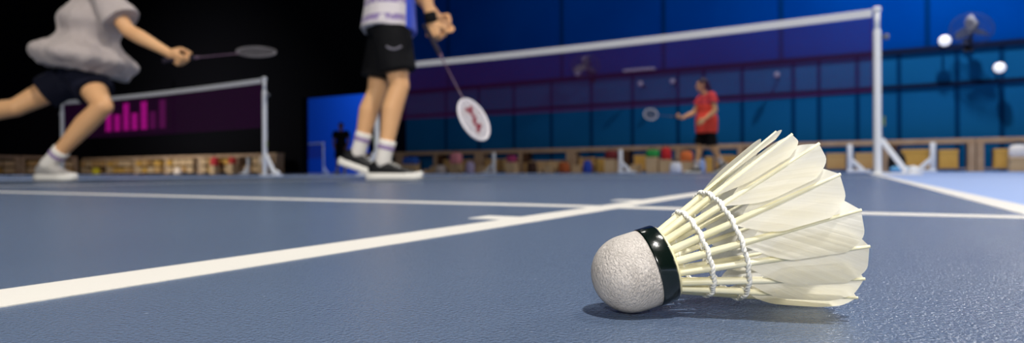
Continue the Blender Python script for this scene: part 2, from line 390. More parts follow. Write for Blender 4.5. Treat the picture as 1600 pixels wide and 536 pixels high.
def shuttlecock():
    tilt, az = math.radians(16.2), math.radians(35.2)
    RC = .013
    ax = V((math.cos(tilt)*math.cos(az), math.cos(tilt)*math.sin(az), math.sin(tilt)))
    side = V((math.sin(az), -math.cos(az), 0))         # towards the lens
    up = side.cross(ax).normalized()
    if up.z < 0: up = -up
    root = thing('shuttlecock', 'white feather shuttlecock with a dark green band lying on the blue court', 'shuttlecock', (-.25967, -6.50081, .0004))
    C = V((0, 0, RC)); FL = .012                       # cork centre; flange distance
    bm = bmesh.new()
    prof = [(RC*math.sin(a), -RC*math.cos(a)) for a in [PI/2*i/18 for i in range(19)]]+[(RC, .004), (RC*.995, .0066)]
    lathe(bm, prof, 64, ax, C); obj('cork', bm, M['cork'], root, True)
    bm = bmesh.new(); lathe(bm, [(RC*.9, .0060), (RC*1.012, .0061), (RC*1.018, .0066), (RC*1.018, FL-.0006), (RC*.985, FL), (.0, FL)], 64, ax, C)
    band = obj('band', bm, M['band'], root, True)
    bm = bmesh.new(); lathe(bm, [(.0126, FL-.0002), (.0123, FL+.0007), (.0108, FL+.0014), (.009, FL+.001), (0, FL+.001)], 48, ax, C); obj('glue_ring', bm, M['glue'], root, True)
    N, R0, SL, LEN = 16, .0089, .405, .0533
    slope = math.atan(SL)
    rnd = random.Random(3)
    def radial(th): return side*math.cos(th)+up*math.sin(th)
    for k in range(N):
        th = math.radians(9+22.5*k+rnd.uniform(-1.6, 1.6)); n0 = radial(th); t = (-side*math.sin(th)+up*math.cos(th))
        sd = (ax*math.cos(slope)+n0*math.sin(slope)).normalized(); nn = (n0*math.cos(slope)-ax*math.sin(slope)).normalized()
        org = C+ax*FL+n0*R0
        Lf = (LEN+rnd.uniform(-.0012, .0008))/math.cos(slope)
        tw = math.radians(9+rnd.uniform(-2, 3))
        tt = (t*math.cos(tw)-nn*math.sin(tw)); tn = (nn*math.cos(tw)+t*math.sin(tw))   # lower edge lies outside its neighbour
        s0 = .0215+rnd.uniform(-.0015, .0015)
        wl, wu = .0106+rnd.uniform(-.0005, .0005), .0070+rnd.uniform(-.0004, .0004)
        NX, NS = 22, 34
        me = bpy.data.meshes.new('feather'); verts, uvs, faces = [], [], []
        ka, kb = .26+rnd.uniform(-.08, .1), .74+rnd.uniform(-.1, .1)
        for i in range(NS+1):
            x = i/NS
            for j in range(NX+1):
                q = -1+2*j/NX
                lo = q < 0
                s_start = s0+(0 if lo else .004)
                pr = math.sin(PI/2*max(0., min(1., x/(.52 if lo else .40))))**(.85 if lo else .7)
                w = (wl*(.70+.30*x) if lo else wu*(.75+.25*x))*pr
                qq = q*w
                s1 = Lf-(ka if lo else kb)*abs(qq)-(.0055 if lo else .001)*max(0., (abs(q)-.5)/.5)**2.6
                s = s_start*(1-abs(q)*0)+(s1-s_start)*x
                cup = -15*qq*qq*(.5+.5*x)
                p = org+sd*s+tt*qq+tn*(cup+.00035)
                verts.append(p); uvs.append((qq*100, s*100))
        for i in range(NS):
            for j in range(NX):
                a = i*(NX+1)+j; faces.append((a, a+1, a+NX+2, a+NX+1))
        me.from_pydata(verts, [], faces); ul = me.uv_layers.new(name='UVMap')
        for lp in me.loops: ul.data[lp.index].uv = uvs[lp.vertex_index]
        me.polygons.foreach_set('use_smooth', [True]*len(me.polygons))
        fo = link('feather', me, M['vane'], root)
        bm = bmesh.new(); K = 14
        tube(bm, [org+sd*(-.001+(Lf+.0012)*i/K)+nn*(.0004) for i in range(K+1)], [.0014*(1-.66*(i/K)**1.2) for i in range(K+1)], 8)
        obj('quill', bm, M['quill'], fo, True)
    def thread(s, r):
        bm = bmesh.new(); NT = 16*14; pts = []
        for i in range(NT):
            th = 2*PI*i/NT
            ph = ((math.degrees(th)-9) % 22.5)/22.5
            bulge = .0013+.0004*(abs(2*ph-1)**2)
            lean = .0002*math.sin(2*PI*ph)
            pts.append(C+ax*(FL+s+lean)+radial(th)*(r+bulge))
        for hp in (0, PI):          # two twisted strands
            q = []
            for i, p in enumerate(pts):
                th = 2*PI*i/NT; a = hp+2*PI*i/7
                q.append(p+(radial(th)*math.cos(a)+ax*math.sin(a))*.00035)
            tube(bm, q, .00052, 7, True)
        for k in range(N):          # a small loop around each quill
            th = math.radians(9+22.5*k); c = C+ax*(FL+s)+radial(th)*(r+.0004); t = (-side*math.sin(th)+up*math.cos(th))
            tube(bm, [c+(radial(th)*math.cos(a)*.0015+t*math.sin(a)*.0015)+ax*.0004*math.cos(a) for a in [2*PI*i/14 for i in range(14)]], .00042, 6, True)
        obj('thread', bm, M['thread'], root, True)
    thread(.0105, R0+SL*.0105); thread(.0204, R0+SL*.0204)
    return root
shuttlecock()

# ------------------------------------------------------------------ rackets
def racket(label, loc, along, normal, frame_m, string_m, pitch, sr, stencil=False):
    y = V(along).normalized(); z = V(normal); z = (z-y*z.dot(y)).normalized(); x = y.cross(z)
    t = thing('badminton_racket', label, 'racket', loc); t.rotation_euler = Matrix((x, y, z)).transposed().to_euler()
    bm = bmesh.new(); lathe(bm, [(.014, 0), (.0165, .004), (.0155, .012), (.0128, .02), (.0128, .16), (.0115, .175)], 8, (0, 1, 0)); obj('grip', bm, M['grip'], t)
    bm = bmesh.new(); lathe(bm, [(.0115, .174), (.006, .2), (.0036, .205), (.0035, .425), (.007, .43), (.007, .44), (.003, .447)], 12, (0, 1, 0)); obj('shaft', bm, M['shaft'], t, True)
    cy, a, b = .558, .099, .117
    n = 48; P = lambda w, ka=1.: (a*ka*math.cos(w), cy+b*ka*math.sin(w), 0)
    bm = bmesh.new(); tube(bm, [P(2*PI*i/n) for i in range(n)], .0062, 8, True); obj('frame', bm, frame_m, t, True)
    bm = bmesh.new(); k = -int(a/pitch)*pitch
    while k < a-.002:
        h = b*math.sqrt(max(0, 1-(k/a)**2)); tube(bm, [(k, cy-h, 0), (k, cy+h, 0)], sr, 4); k += pitch
    k = -int(b/pitch)*pitch
    while k < b-.002:
        h = a*math.sqrt(max(0, 1-(k/b)**2)); tube(bm, [(-h, cy+k, sr), (h, cy+k, sr)], sr, 4); k += pitch
    obj('strings', bm, string_m, t)
    if stencil:
        bm = bmesh.new()
        for zz in (.004, -.004):
            for pts in ([(-.03, -.068), (.0, -.045), (.028, -.066)], [(.0, -.045), (-.012, .0), (.016, .012), (.0, .05)], [(-.028, .036), (.0, .05), (.026, .07)]):
                q = [V((u, cy+v, zz)) for u, v in pts]
                for p0, p1 in zip(q, q[1:]):
                    d = (p1-p0).normalized(); s = V((-d.y, d.x, 0))
                    loft(bm, [(p0, s, V((0, 0, 1)), .0115, .0008), (p1, s, V((0, 0, 1)), .0115, .0008)], 12, 6)
        obj('string_stencil', bm, M['stencil'], t)
    return t

# ------------------------------------------------------------------ people
def hand(bm, wrist, pdir, normal, idx, curl=(55, 70, 45), thumb=.6):
    """pdir: wrist to knuckles; normal: out of the palm; idx: towards the index finger side."""
    w = V(wrist); d = V(pdir).normalized(); n = V(normal); n = (n-d*n.dot(d)).normalized(); s = d.cross(n)
    if s.dot(V(idx)) < 0: s = -s
    limb(bm, [(w-d*.015, .026), (w+d*.02, .024)])
    for f, (off, ln, r) in enumerate(((.030, .076, .0085), (.010, .084, .009), (-.010, .078, .0085), (-.029, .062, .0075))):
        kn = w+d*(.088-.004*abs(f-1))+s*off
        limb(bm, [(w+d*.02+s*off*.6, .016), (kn, .0115)], 10)
        ang, p, dirv = 0., kn, d
        for seg_l, cv, rr in ((.48, curl[0], 1), (.30, curl[1], .94), (.22, curl[2], .85)):
            ang += math.radians(cv+3*f); dirv = d*math.cos(ang)+n*math.sin(ang); q = p+dirv*ln*seg_l
            limb(bm, [(p, r*rr), (q, r*rr*.95)], 10); p = q
    b0 = w+d*.025+s*.024; b1 = b0+(s*.6+d*.5+n*.45).normalized()*.045; b2 = b1+(d*.7+n*thumb-s*.15).normalized()*.034; b3 = b2+(d*.6+n*thumb*1.2-s*.4).normalized()*.026
    limb(bm, [(b0, .016), (b1, .012), (b2, .0105), (b3, .009)], 10)

def shoe(person, ankle, fwd, upv, upper, soft=True):
    f = V(fwd).normalized(); u = V(upv); u = (u-f*u.dot(f)).normalized(); s = f.cross(u); a = V(ankle)-u*.095
    bm = bmesh.new()
    st = [(-.075, .022, .03, .075), (-.06, .032, .022, .098), (-.03, .037, .02, .112), (.0, .038, .02, .112), (.035, .039, .02, .094), (.085, .044, .02, .074), (.13, .046, .02, .06), (.17, .038, .02, .05), (.198, .02, .024, .038)]
    loft(bm, [(a+f*x+u*(l+h)/2, s, u, w, (h-l)/2) for x, w, l, h in st], 20, 2.6)
    up_o = fuse('shoe', bm, upper, person, .005, 5)
    bm = bmesh.new()
    so = [(-.086, .02), (-.078, .032), (-.03, .040), (.03, .041), (.09, .048), (.14, .05), (.18, .042), (.205, .026), (.213, .012)]
    loft(bm, [(a+f*x+u*(.020+(.012 if x > .19 else 0)*.5), s, u, w, .020) for x, w in so], 16, 5)
    sl = obj('sole', bm, M['sole'], up_o, True)
    bm = bmesh.new()
    for i in range(4):
        x = .03+.02*i; z = .098-.0085*i-.018*(i > 2)*0
        limb(bm, [(a+f*x+u*(z-.004)-s*.022, .0028), (a+f*x+u*(z+.004), .0028), (a+f*x+u*(z-.004)+s*.022, .0028)], 6)
    obj('laces', bm, M['sole'], up_o, True)

def leg_shapes(bm, hip, knee, ankle, k=1.):
    h, kn, an = V(hip), V(knee), V(ankle); d = (an-kn)
    back = (kn-h).normalized()+(kn-an).normalized()
    back = (-back.normalized() if back.length > .05 else V((0, 0, 0)))
    limb(bm, [(h, .088*k), (h.lerp(kn, .45), .076*k), (kn.lerp(h, .06), .054*k), (kn, .053*k)])
    limb(bm, [(kn, .052*k), (kn+d*.3+back*.012, .056*k), (kn+d*.62+back*.004, .043*k), (kn+d*.9, .033*k), (an, .034*k)])

def head_shapes(bm, c, face, up, k=1.):
    c, f, u = V(c), V(face).normalized(), V(up); u = (u-f*u.dot(f)).normalized(); s = f.cross(u)
    ell(bm, c+u*.025*k-f*.008*k, s, f, u, (.074*k, .094*k, .09*k))
    ell(bm, c-u*.035*k+f*.022*k, s, f, u, (.058*k, .066*k, .075*k))
    ell(bm, c-u*.088*k+f*.062*k, s, f, u, (.026*k, .022*k, .022*k))           # chin
    limb(bm, [(c+u*.018*k+f*.086*k, .010*k), (c-u*.022*k+f*.104*k, .013*k)], 8)  # nose
    limb(bm, [(c+u*.03*k+f*.078*k-s*.034*k, .012*k), (c+u*.03*k+f*.078*k+s*.034*k, .012*k)], 8)  # brow
    limb(bm, [(c-u*.056*k+f*.083*k-s*.018*k, .008*k), (c-u*.056*k+f*.083*k+s*.018*k, .008*k)], 8)  # lips
    for q in (-1, 1): ell(bm, c+s*q*.076*k-f*.01*k, s, f, u, (.008*k, .018*k, .03*k))
    return s, f, u

def face_parts(person, c, s, f, u, long_hair=False):
    c = V(c)
    for q in (-1, 1):
        bm = bmesh.new(); ell(bm, c+s*q*.032+f*.080+u*.006, s, f, u, (.012, .009, .008)); obj('eye', bm, M['eye'], person, True)
    bm = bmesh.new(); limb(bm, [(c-u*.056+f*.0895-s*.018, .0045), (c-u*.056+f*.0915, .005), (c-u*.056+f*.0895+s*.018, .0045)], 8); obj('mouth', bm, M['lip'], person, True)
    bm = bmesh.new(); ell(bm, c+u*.042-f*.02, s, f, u, (.083, .097, .088)); ell(bm, c-u*.01-f*.045, s, f, u, (.078, .066, .085))
    if long_hair: limb(bm, [(c-f*.1+u*.02, .035), (c-f*.13-u*.09, .03), (c-f*.12-u*.17, .014)], 12)
    fuse('hair', bm, M['hair'], person, .006, 3)

def person(label, loc, J, top_m, short_m, shoe_m, hem=.57, shirt_low=.08, sleeve=.55, flare=1.05, socks=True, long_hair=False, loose=1., skin=None, short_len=.62, fold=.006):
    """J: joints in metres, local x across the view, y away from the lens, z up."""
    skin = skin or M['skin']
    P = thing('person', label, 'person', loc, (0, 0, YAW))
    g = {k: V(v) for k, v in J.items() if not k.startswith('hand')}
    pel = (g['hipL']+g['hipR'])/2; sh = (g['shL']+g['shR'])/2; spine = (sh-pel).normalized()
    sd_h = (g['hipL']-g['hipR']).normalized(); sd_s = (g['shL']-g['shR']).normalized()
    def fr(side): return spine.cross(side).normalized() if True else None
    fh, fs = fr(sd_h), fr(sd_s)
    if fh.dot(V(J['front'])) < 0: fh = -fh
    if fs.dot(V(J['front'])) < 0: fs = -fs
    L = (sh-pel).length; at = lambda k: pel+spine*L*k
    sdm = lambda k: (sd_h.lerp(sd_s, max(0, min(1, k)))).normalized(); frm = lambda k: (fh.lerp(fs, max(0, min(1, k)))).normalized()
    bm = bmesh.new()
    tor = [(-.16, .10, .085), (-.02, .165, .112), (.2, .152, .105), (.42, .14, .095), (.65, .160, .112), (.85, .172, .112), (.98, .155, .085), (1.06, .09, .06)]
    loft(bm, [(at(k), sdm(k), frm(k), a, b) for k, a, b in tor])
    limb(bm, [(at(1.0), .06), (g['head']-V((0, 0, .06)), .052)])
    limb(bm, [(g['shL'], .062), (at(.9), .07), (g['shR'], .062)])
    s, f, u = head_shapes(bm, g['head'], J['face'], V((0, 0, 1)))
    for q in ('L', 'R'):
        a, e, w = g['sh'+q], g['el'+q], g['wr'+q]
        limb(bm, [(a, .056), (a.lerp(e, .4), .047), (e, .039)]); limb(bm, [(e, .039), (e.lerp(w, .3), .041), (e.lerp(w, .8), .029), (w, .026)])
        hd = J.get('hand'+q)
        if hd: hand(bm, w, *hd)
        else: hand(bm, w, (w-e).normalized(), frm(1)*-.2-sdm(1)*(1 if q == 'L' else -1), frm(1), (20, 25, 15), .3)
        leg_shapes(bm, g['hip'+q], g['knee'+q], g['ank'+q])
    body = fuse('body', bm, skin, P, .0065, 4)
    face_parts(P, g['head'], s, f, u, long_hair)
    # shirt
    bm = bmesh.new(); k0 = shirt_low
    stn = [(k0, .196*flare, .148*flare), (.18, .182*loose*flare, .134*loose*flare), (.42, .165*loose, .118*loose), (.65, .178*loose, .128*loose), (.85, .188, .126), (.97, .176, .1), (1.045, .115, .078)]
    fine = []
    for i in range(len(stn)-1):
        p0, p1, p2, p3 = stn[max(i-1, 0)], stn[i], stn[i+1], stn[min(i+2, len(stn)-1)]
        for j in range(4):
            v = j/4; fine.append(tuple(.5*(2*b+(c-a)*v+(2*a-5*b+4*c-d)*v*v+(3*b-a-3*c+d)*v**3) for a, b, c, d in zip(p0, p1, p2, p3)))
    fine.append(stn[-1])
    loft(bm, [(at(k), sdm(k), frm(k), a, b) for k, a, b in fine], 36, 2.1)
    limb(bm, [(g['shL'], .072), (at(.93), .082), (g['shR'], .072)])
    if sleeve:
        for q in ('L', 'R'):
            a, e = g['sh'+q], g['el'+q]; d = (e-a)
            lathe(bm, [(.05, -.03), (.074, .0), (.076*loose, d.length*sleeve)], 20, d, a)
    shirt = fuse('shirt', bm, top_m, P, .0075, 8, fold)
    # shorts
    bm = bmesh.new()
    loft(bm, [(at(k), sdm(k), frm(k), a, b) for k, a, b in ((-.17, .14, .115), (-.02, .18, .13), (.14, .166, .118), (.24, .156, .112))])
    for q in ('L', 'R'):
        a, e = g['hip'+q], g['knee'+q]; d = e-a
        lathe(bm, [(.06, -.06), (.098, .0), (.103, d.length*.3), (.102, d.length*short_len)], 20, d, a)
    trunks = fuse('shorts', bm, short_m, P, .0075, 6, fold*.7)
    for q in ('L', 'R'):
        if socks:
            bm = bmesh.new(); an, kn = g['ank'+q], g['knee'+q]; d = (kn-an).normalized()
            lathe(bm, [(.036, -.03), (.042, .0), (.041, .05), (.045, .10), (.0455, .118)], 20, d, an); so = obj('sock', bm, M['sock'], P, True)
            bm = bmesh.new(); lathe(bm, [(.044, .068), (.0445, .07), (.0462, .088), (.0455, .09)], 20, d, an, False); obj('stripe', bm, M['mauve'], so, True)
        shoe(P, g['ank'+q], J['toe'+q], J.get('footup'+q, (0, 0, 1)), shoe_m)
    return P, body, shirt, trunks

# player with black shorts, standing in profile
def to_world(loc, p):
    c, s = math.cos(YAW), math.sin(YAW); return V((loc[0]+p[0]*c-p[1]*s, loc[1]+p[0]*s+p[1]*c, loc[2]+p[2]))
def dir_world(p):
    c, s = math.cos(YAW), math.sin(YAW); return V((p[0]*c-p[1]*s, p[0]*s+p[1]*c, p[2]))

L1 = (-2.408, -4.100, 0)
r_al, r_at = V((.455, -.02, -.88)).normalized(), V((.262, -.12, .735))
J1 = dict(hipR=(.03, -.085, .87), kneeR=(.085, -.09, .50), ankR=(-.005, -.09, .10), hipL=(.0, .085, .87), kneeL=(-.075, .09, .49), ankL=(-.182, .10, .155),
          shR=(.06, -.19, 1.40), elR=(.20, -.16, 1.12), wrR=(.255, -.115, .845), shL=(.04, .19, 1.40), elL=(.10, .26, 1.12), wrL=(.24, .24, .95),
          head=(.10, 0, 1.62), face=(1, .2, -.1), front=(1, .1, 0), toeR=(1, -.12, .0), toeL=(.92, -.05, -.32), footupL=(.32, 0, .92),
          handR=((.12, .1, -.98), (.25, .9, .1), (.9, -.2, .3), (60, 75, 50), .7))
p1, b1, s1, t1 = person('person in white shirt and black shorts standing on court holding a racket down low', L1, J1, M['shirt_print'], M['black_cloth'], M['shoe_black'], shirt_low=-.13, sleeve=.6, short_len=.80, flare=1.0)
bm = bmesh.new(); lathe(bm, [(.030, -.02), (.034, -.015), (.034, .03), (.030, .035)], 20, V(J1['elR'])-V(J1['wrR']), V(J1['wrR'])); obj('wristband', bm, M['black_cloth'], p1, True)
pts = []
for k in range(9):                 # small curved emblem on the near thigh
    x, z = .035+.0095*k, .69-.016*math.sin(PI*k/8)
    hit, p, nn, _ = t1.ray_cast(V((x, -1, z)), V((0, 1, 0)))
    if hit: pts.append(p+nn*.001)
if len(pts) > 3:
    bm = bmesh.new(); tube(bm, pts, .005, 8); obj('emblem', bm, M['emblem'], t1, True)
racket('white racket with a red string mark held low by the player in black shorts', to_world(L1, r_at-r_al*.09), dir_world(r_al), dir_world((.75, -.60, .30)), M['frame_white'], M['string'], .0058, .0011, True)

# crouching player in motion, pale loose shirt
L2 = (-4.19, -4.86, 0)
J2 = dict(hipR=(.06, .12, .66), kneeR=(.275, -.02, .43), ankR=(-.055, .0, .10), hipL=(.0, .25, .67), kneeL=(-.335, .12, .44), ankL=(-.735, .13, .36),
          shR=(.26, .0, 1.08), elR=(.42, -.02, .86), wrR=(.645, -.02, .735), shL=(.0, .28, 1.12), elL=(-.02, .46, .92), wrL=(-.02, .50, 1.14),
          head=(.36, .15, 1.285), face=(.9, -.2, -.2), front=(.8, -.3, -.3), toeR=(1, -.35, 0), toeL=(.25, 0, -.95), footupL=(.95, 0, .25),
          handR=((.8, .0, -.55), (.2, .8, .3), (.6, -.2, .8), (60, 75, 50), .7))
person('person in loose pale shirt and dark shorts lunging with one leg bent behind', L2, J2, M['grey_cloth'], M['navy_cloth'], M['shoe_grey'], shirt_low=-.02, sleeve=.75, flare=1.5, loose=1.36, short_len=.6, fold=.016)
r2 = V((.62, .70, .22)).normalized(); r2_at = V((.70, .0, .70))
racket('dark racket held out in the lunging player\'s hand before the black wall', to_world(L2, r2_at-r2*.09), dir_world(r2), dir_world((.1, -.5, .9)), M['frame_grey'], M['string_grey'], .012, .0006)

# far player in red
L3 = (-2.511, 4.363, 0)
J3 = dict(hipR=(.03, .09, .86), kneeR=(-.05, .10, .50), ankR=(-.10, .10, .10), hipL=(.06, -.09, .86), kneeL=(.10, -.12, .47), ankL=(.28, -.08, .17),
          shR=(.02, .19, 1.33), elR=(-.10, .24, 1.08), wrR=(-.33, .18, .98), shL=(.08, -.19, 1.33), elL=(.12, -.25, 1.07), wrL=(-.06, -.24, .92),
          head=(-.03, 0, 1.53), face=(-1, .05, -.05), front=(-1, 0, 0), toeR=(-1, 0, 0), toeL=(-.8, 0, -.5), footupL=(-.5, 0, .85),
          handR=((-.95, 0, .1), (.1, .1, .9), (-.2, -.3, .9), (60, 75, 50), .7))
person('person in red shirt and black shorts across the net', L3, J3, M['red_cloth'], M['black_cloth'], M['shoe_black'], shirt_low=-.34, sleeve=.5, long_hair=True, short_len=.98, socks=True, flare=1.12, loose=1.15)
r3 = V((-.85, .1, .10)).normalized(); r3_at = V((-.41, .18, 1.0))
racket('pale racket held out by the far player in red', to_world(L3, r3_at-r3*.09), dir_world(r3), dir_world((.5, -.8, .1)), M['frame_white'], M['string_grey'], .008, .0009)

# dark figure before the blue opening
L4 = (-14.717, 8.11, 0)
J4 = dict(hipR=(-.09, 0, .86), kneeR=(-.11, -.03, .48), ankR=(-.12, .0, .10), hipL=(.09, 0, .86), kneeL=(.11, -.03, .48), ankL=(.12, .0, .10),
          shR=(-.19, 0, 1.33), elR=(-.24, .02, 1.06), wrR=(-.19, -.10, .86), shL=(.19, 0, 1.33), elL=(.25, .02, 1.06), wrL=(.20, -.08, .86),
          head=(0, -.02, 1.53), face=(0, -1, 0), front=(0, -1, 0), toeR=(-.2, -1, 0), toeL=(.2, -1, 0))
person('dark clothed person standing in front of the blue lit opening', L4, J4, M['black_cloth'], M['black_cloth'], M['shoe_black'], shirt_low=-.05, sleeve=.6, short_len=.9, skin=M['skin_dark'])

# ------------------------------------------------------------------ wall fans and lamps
def wall_fan(label, x, z, turn):
    t = thing('wall_fan', label, 'fan', (x, YL-.02, z), (0, 0, 0), 'fans on the blue end wall')
    hubc = V((0, -.55, .0)); ax = V((math.sin(turn)*.6, -.65, -.70)).normalized(); s, q, _ = frame(ax)
    bm = bmesh.new(); box(bm, (-.09, -.04, -.42), (.09, .0, -.12), .01); tube(bm, [(0, -.03, -.27), (0, -.3, -.22), hubc-ax*.16], .035, 10); obj('bracket', bm, M['dark_metal'], t)
    bm = bmesh.new(); lathe(bm, [(0, -.22), (.07, -.21), (.10, -.17), (.10, -.03), (.07, 0)], 24, ax, hubc); obj('motor', bm, M['steel'], t, True)
    for k in range(3):
        a0 = 2*PI*k/3+.4; bm = bmesh.new(); ring = []
        for i in range(7):
            r = .06+.30*i/6; w = .07+.13*math.sin(PI*min(1, .25+.75*i/6)); 
            for j, sg in enumerate((-1, 1)):
                a = a0+sg*w/r*.5; ring.append(hubc+(s*math.cos(a)+q*math.sin(a))*r+ax*(.05+sg*.035))
        vs = [bm.verts.new(p) for p in ring]
        for i in range(6): bm.faces.new((vs[2*i], vs[2*i+1], vs[2*i+3], vs[2*i+2]))
        bmesh.ops.solidify(bm, geom=list(bm.faces), thickness=.006); obj('blade', bm, M['chrome'], t, True)
    bm = bmesh.new()
    circ = lambda r, h: [hubc+ax*h+(s*math.cos(2*PI*i/40)+q*math.sin(2*PI*i/40))*r for i in range(40)]
    for r, h in ((.39, .05), (.38, -.02), (.38, .11), (.29, .15), (.18, .165), (.08, .17)): tube(bm, circ(r, h), .004, 6, True)
    for i in range(28):
        w = 2*PI*i/28; d = s*math.cos(w)+q*math.sin(w)
        tube(bm, [hubc+ax*.17+d*.06, hubc+ax*.155+d*.28, hubc+ax*.11+d*.40, hubc+ax*-.02+d*.40, hubc-ax*.10+d*.12], .0025, 5)
    obj('cage', bm, M['cage'], t)
    return t
wall_fan('wall fan with silver blades above the rail, beyond the tall white net post', 2.0, 3.10, -.5)
wall_fan('wall fan on the rail seen under the net tape', -6.95, 3.08, .5)
def lamp(label, x, z, r=.105, m='lamp', group=None):
    t = thing('wall_lamp', label, 'lamp', (x, YL-.40, z), group=group)
    bm = bmesh.new(); tube(bm, [(0, .40, -.05), (0, .2, -.05), (0, .02, 0)], .022, 10); obj('arm', bm, M['dark_metal'], t, True)
    bm = bmesh.new(); lathe(bm, [(r*.8, .06), (r*.95, .05), (r, .0), (r*.95, -.02)], 24, (0, -1, 0), (0, .0, 0)); obj('housing', bm, M['dark_metal'], t, True)
    bm = bmesh.new(); lathe(bm, [(r*.94, .045), (r*.85, .09), (r*.55, .125), (0, .14)], 24, (0, -1, 0), (0, 0, 0)); obj('dome', bm, M[m], t, True)
    return t
lamp('round white wall lamp on the rail beside the fan beyond the tall net post', 1.53, 2.90, .13)
lamp('round white wall lamp between the rails, below the fan beyond the net post', 2.49, 2.22, .12)
lamp('upper round white lamp by the fan seen under the net tape', -7.02, 3.26, .10, 'glow_dim')
lamp('lower round white lamp by the fan seen under the net tape', -7.25, 2.90, .10, 'glow_dim')
for x, z in ((-1.91, 2.42), (-4.5, 2.45), (-5.38, 2.45)):
    lamp('small dim round fitting between the wall rails behind the net', x, z, .075, 'glow_dim', 'dim fittings between the wall rails')  # plain fittings with a faint glow added
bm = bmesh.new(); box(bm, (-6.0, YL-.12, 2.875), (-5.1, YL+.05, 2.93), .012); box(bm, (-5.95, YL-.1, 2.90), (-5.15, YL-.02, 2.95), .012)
tag(obj('wall_batten', bm, M['glow_dim']), 'short pale strip lying on the wall rail behind the net', 'strip')  # plain strip, its paleness helped by an added glow

# magenta lit bars on the black wall
t = thing('mounted_light_panel', 'magenta lit panel of upright bars on the black wall behind the net', 'light', (-29.9, YL-.1, 0))
bm = bmesh.new(); box(bm, (-2.8, 0, 1.9), (2.8, .08, 4.2), .02); obj('back_board', bm, M['black'], t)
for i, x in enumerate((-2.3, -1.55, -.8, -.1, .65, 1.35, 2.1)):
    bm = bmesh.new(); box(bm, (x-.2, -.06, 2.1), (x+.2, 0, 2.9 if i % 2 else 3.4), .02); obj('light_bar', bm, M['magenta' if i < 5 else 'magenta_dim'], t)

# ------------------------------------------------------------------ low wooden barrier along the end wall and what stands in it
def barrier(x, w, z, label, group, dark=False, y=9.8, rz=0.):
    t = thing('wooden_barrier', label, 'barrier', (x, y, 0), (0, 0, rz), group=group); h = w/2
    bm = bmesh.new(); box(bm, (-h, -.16, z-.115), (h, .22, z), .012); obj('top_board', bm, M['wood'], t)
    for s, mm in ((-1, M['wood_dark'] if dark else M['wood']), (1, M['wood'])):
        bm = bmesh.new(); box(bm, (s*(h-.07)-.065, -.2, 0), (s*(h-.07)+.065, .2, z-.115), .008); obj('upright', bm, mm, t)
    bm = bmesh.new(); box(bm, (-h+.13, -.19, .05), (h-.13, .19, .075)); obj('lower_board', bm, M['wood'], t)
    if z > .76:
        bm = bmesh.new(); box(bm, (-h+.13, -.19, .36), (h-.13, .19, .38)); obj('shelf', bm, M['wood_dark'], t)
    return t
def pack(w, d, h, m, name='storage_box'):
    bm = bmesh.new(); box(bm, (-w/2, -d/2, 0), (w/2, d/2, h*.86), .008); box(bm, (-w/2-.006, -d/2-.006, h*.8), (w/2+.006, d/2+.006, h), .008)
    return obj(name, bm, m)
lab_l = 'tan storage box in the low wooden shelf under the black wall'; grp_l = 'tan boxes under the black wall'
protoL = [pack(.38, .42, .26, M['carton']), pack(.42, .42, .25, M['carton2']), pack(.36, .42, .22, M['gold']), pack(.40, .42, .24, M['carton2'])]
used = set()
def place(p, loc, label, group):
    if p in used: o = p.copy(); COL.objects.link(o)
    else: o = p; used.add(p)
    o.location = loc; return tag(o, label, 'box', group)
x = -32.2
while x < -19.3:
    barrier(x, 2.3, .80, 'low wooden shelf with two tiers of tan boxes under the black wall', 'low shelves under the black wall')
    for tier in (.076, .381):
        for k in (-.705, -.235, .235, .705):
            if random.random() > .08: place(random.choice(protoL), (x+k+random.uniform(-.015, .015), 9.66, tier), lab_l, grp_l)
    x += 2.3
for y in (8.1, 5.75, 3.4):
    barrier(-33.15, 2.3, .86, 'low wooden shelf of tan boxes along the dark side wall behind the lunging player', 'low shelves along the side wall', y=y, rz=PI/2)
    for tier in (.076, .381):
        for k in (-.705, -.235, .235, .705):
            o = place(random.choice(protoL), (-33.03, y+k, tier), 'tan storage box in the shelf along the dark side wall behind the lunging player', 'tan boxes along the side wall'); o.rotation_euler = (0, 0, PI/2)
x = -14.35; i = 0
protoR = [pack(.42, .3, .36, M['carton']), pack(.5, .3, .28, M['carton2']), pack(.34, .3, .4, M['gold']), pack(.55, .3, .42, M['gold'])]
while x < 6.8:
    barrier(x, 1.55, .72, 'low wooden barrier with tan top rail under the blue wall', 'low barriers under the blue wall', i % 2 == 0)
    for k in (-.3, .3):
        px = x+k; rich = px > .9
        if random.random() > (.05 if rich else .2):
            p = protoR[random.choice((2, 3, 3)) if rich else random.choice((0, 1, 0, 2))]
            place(p, (px, 9.74, .076), 'golden box standing under the barrier, on the stretch beyond the tall net post' if rich else 'tan box under the wooden barrier along the blue wall', 'golden boxes past the net post' if rich else 'tan boxes under the barrier')
    x += 1.56; i += 1

plinths = {}
def bag(label, x, y, z, col, w=.36, h=.3):
    if z > .05:                    # the bag stands on a carton of its own
        place(pack(max(.3, w*.9), .26, z, M['carton2']), (x, y, 0), 'pale carton under the '+' '.join(label.split()[:8]), None)
    t = thing('sports_bag', label, 'bag', (x, y, z)); m = mat('bag_cloth', col, .7, .3, bump=(20, .4, .01))
    bm = bmesh.new(); loft(bm, [((0, 0, k*h), (1, 0, 0), (0, 1, 0), w/2*a, .12*a) for k, a in ((0, .85), (.06, .97), (.3, 1.03), (.7, .98), (.93, .8), (1, .5))], 20, 3.2); b = obj('body', bm, m, t, True)
    bm = bmesh.new(); tube(bm, [(-.09, -.02, h*.93), (-.07, -.04, h*1.18), (0, -.05, h*1.26), (.07, -.04, h*1.18), (.09, -.02, h*.93)], .011, 8); obj('handle', bm, M['dark_metal'], t)
    bm = bmesh.new(); tube(bm, [(-w*.36, -.02, h*.97), (0, -.03, h*1.0), (w*.36, -.02, h*.97)], .006, 6); obj('zip', bm, M['dark_metal'], t)
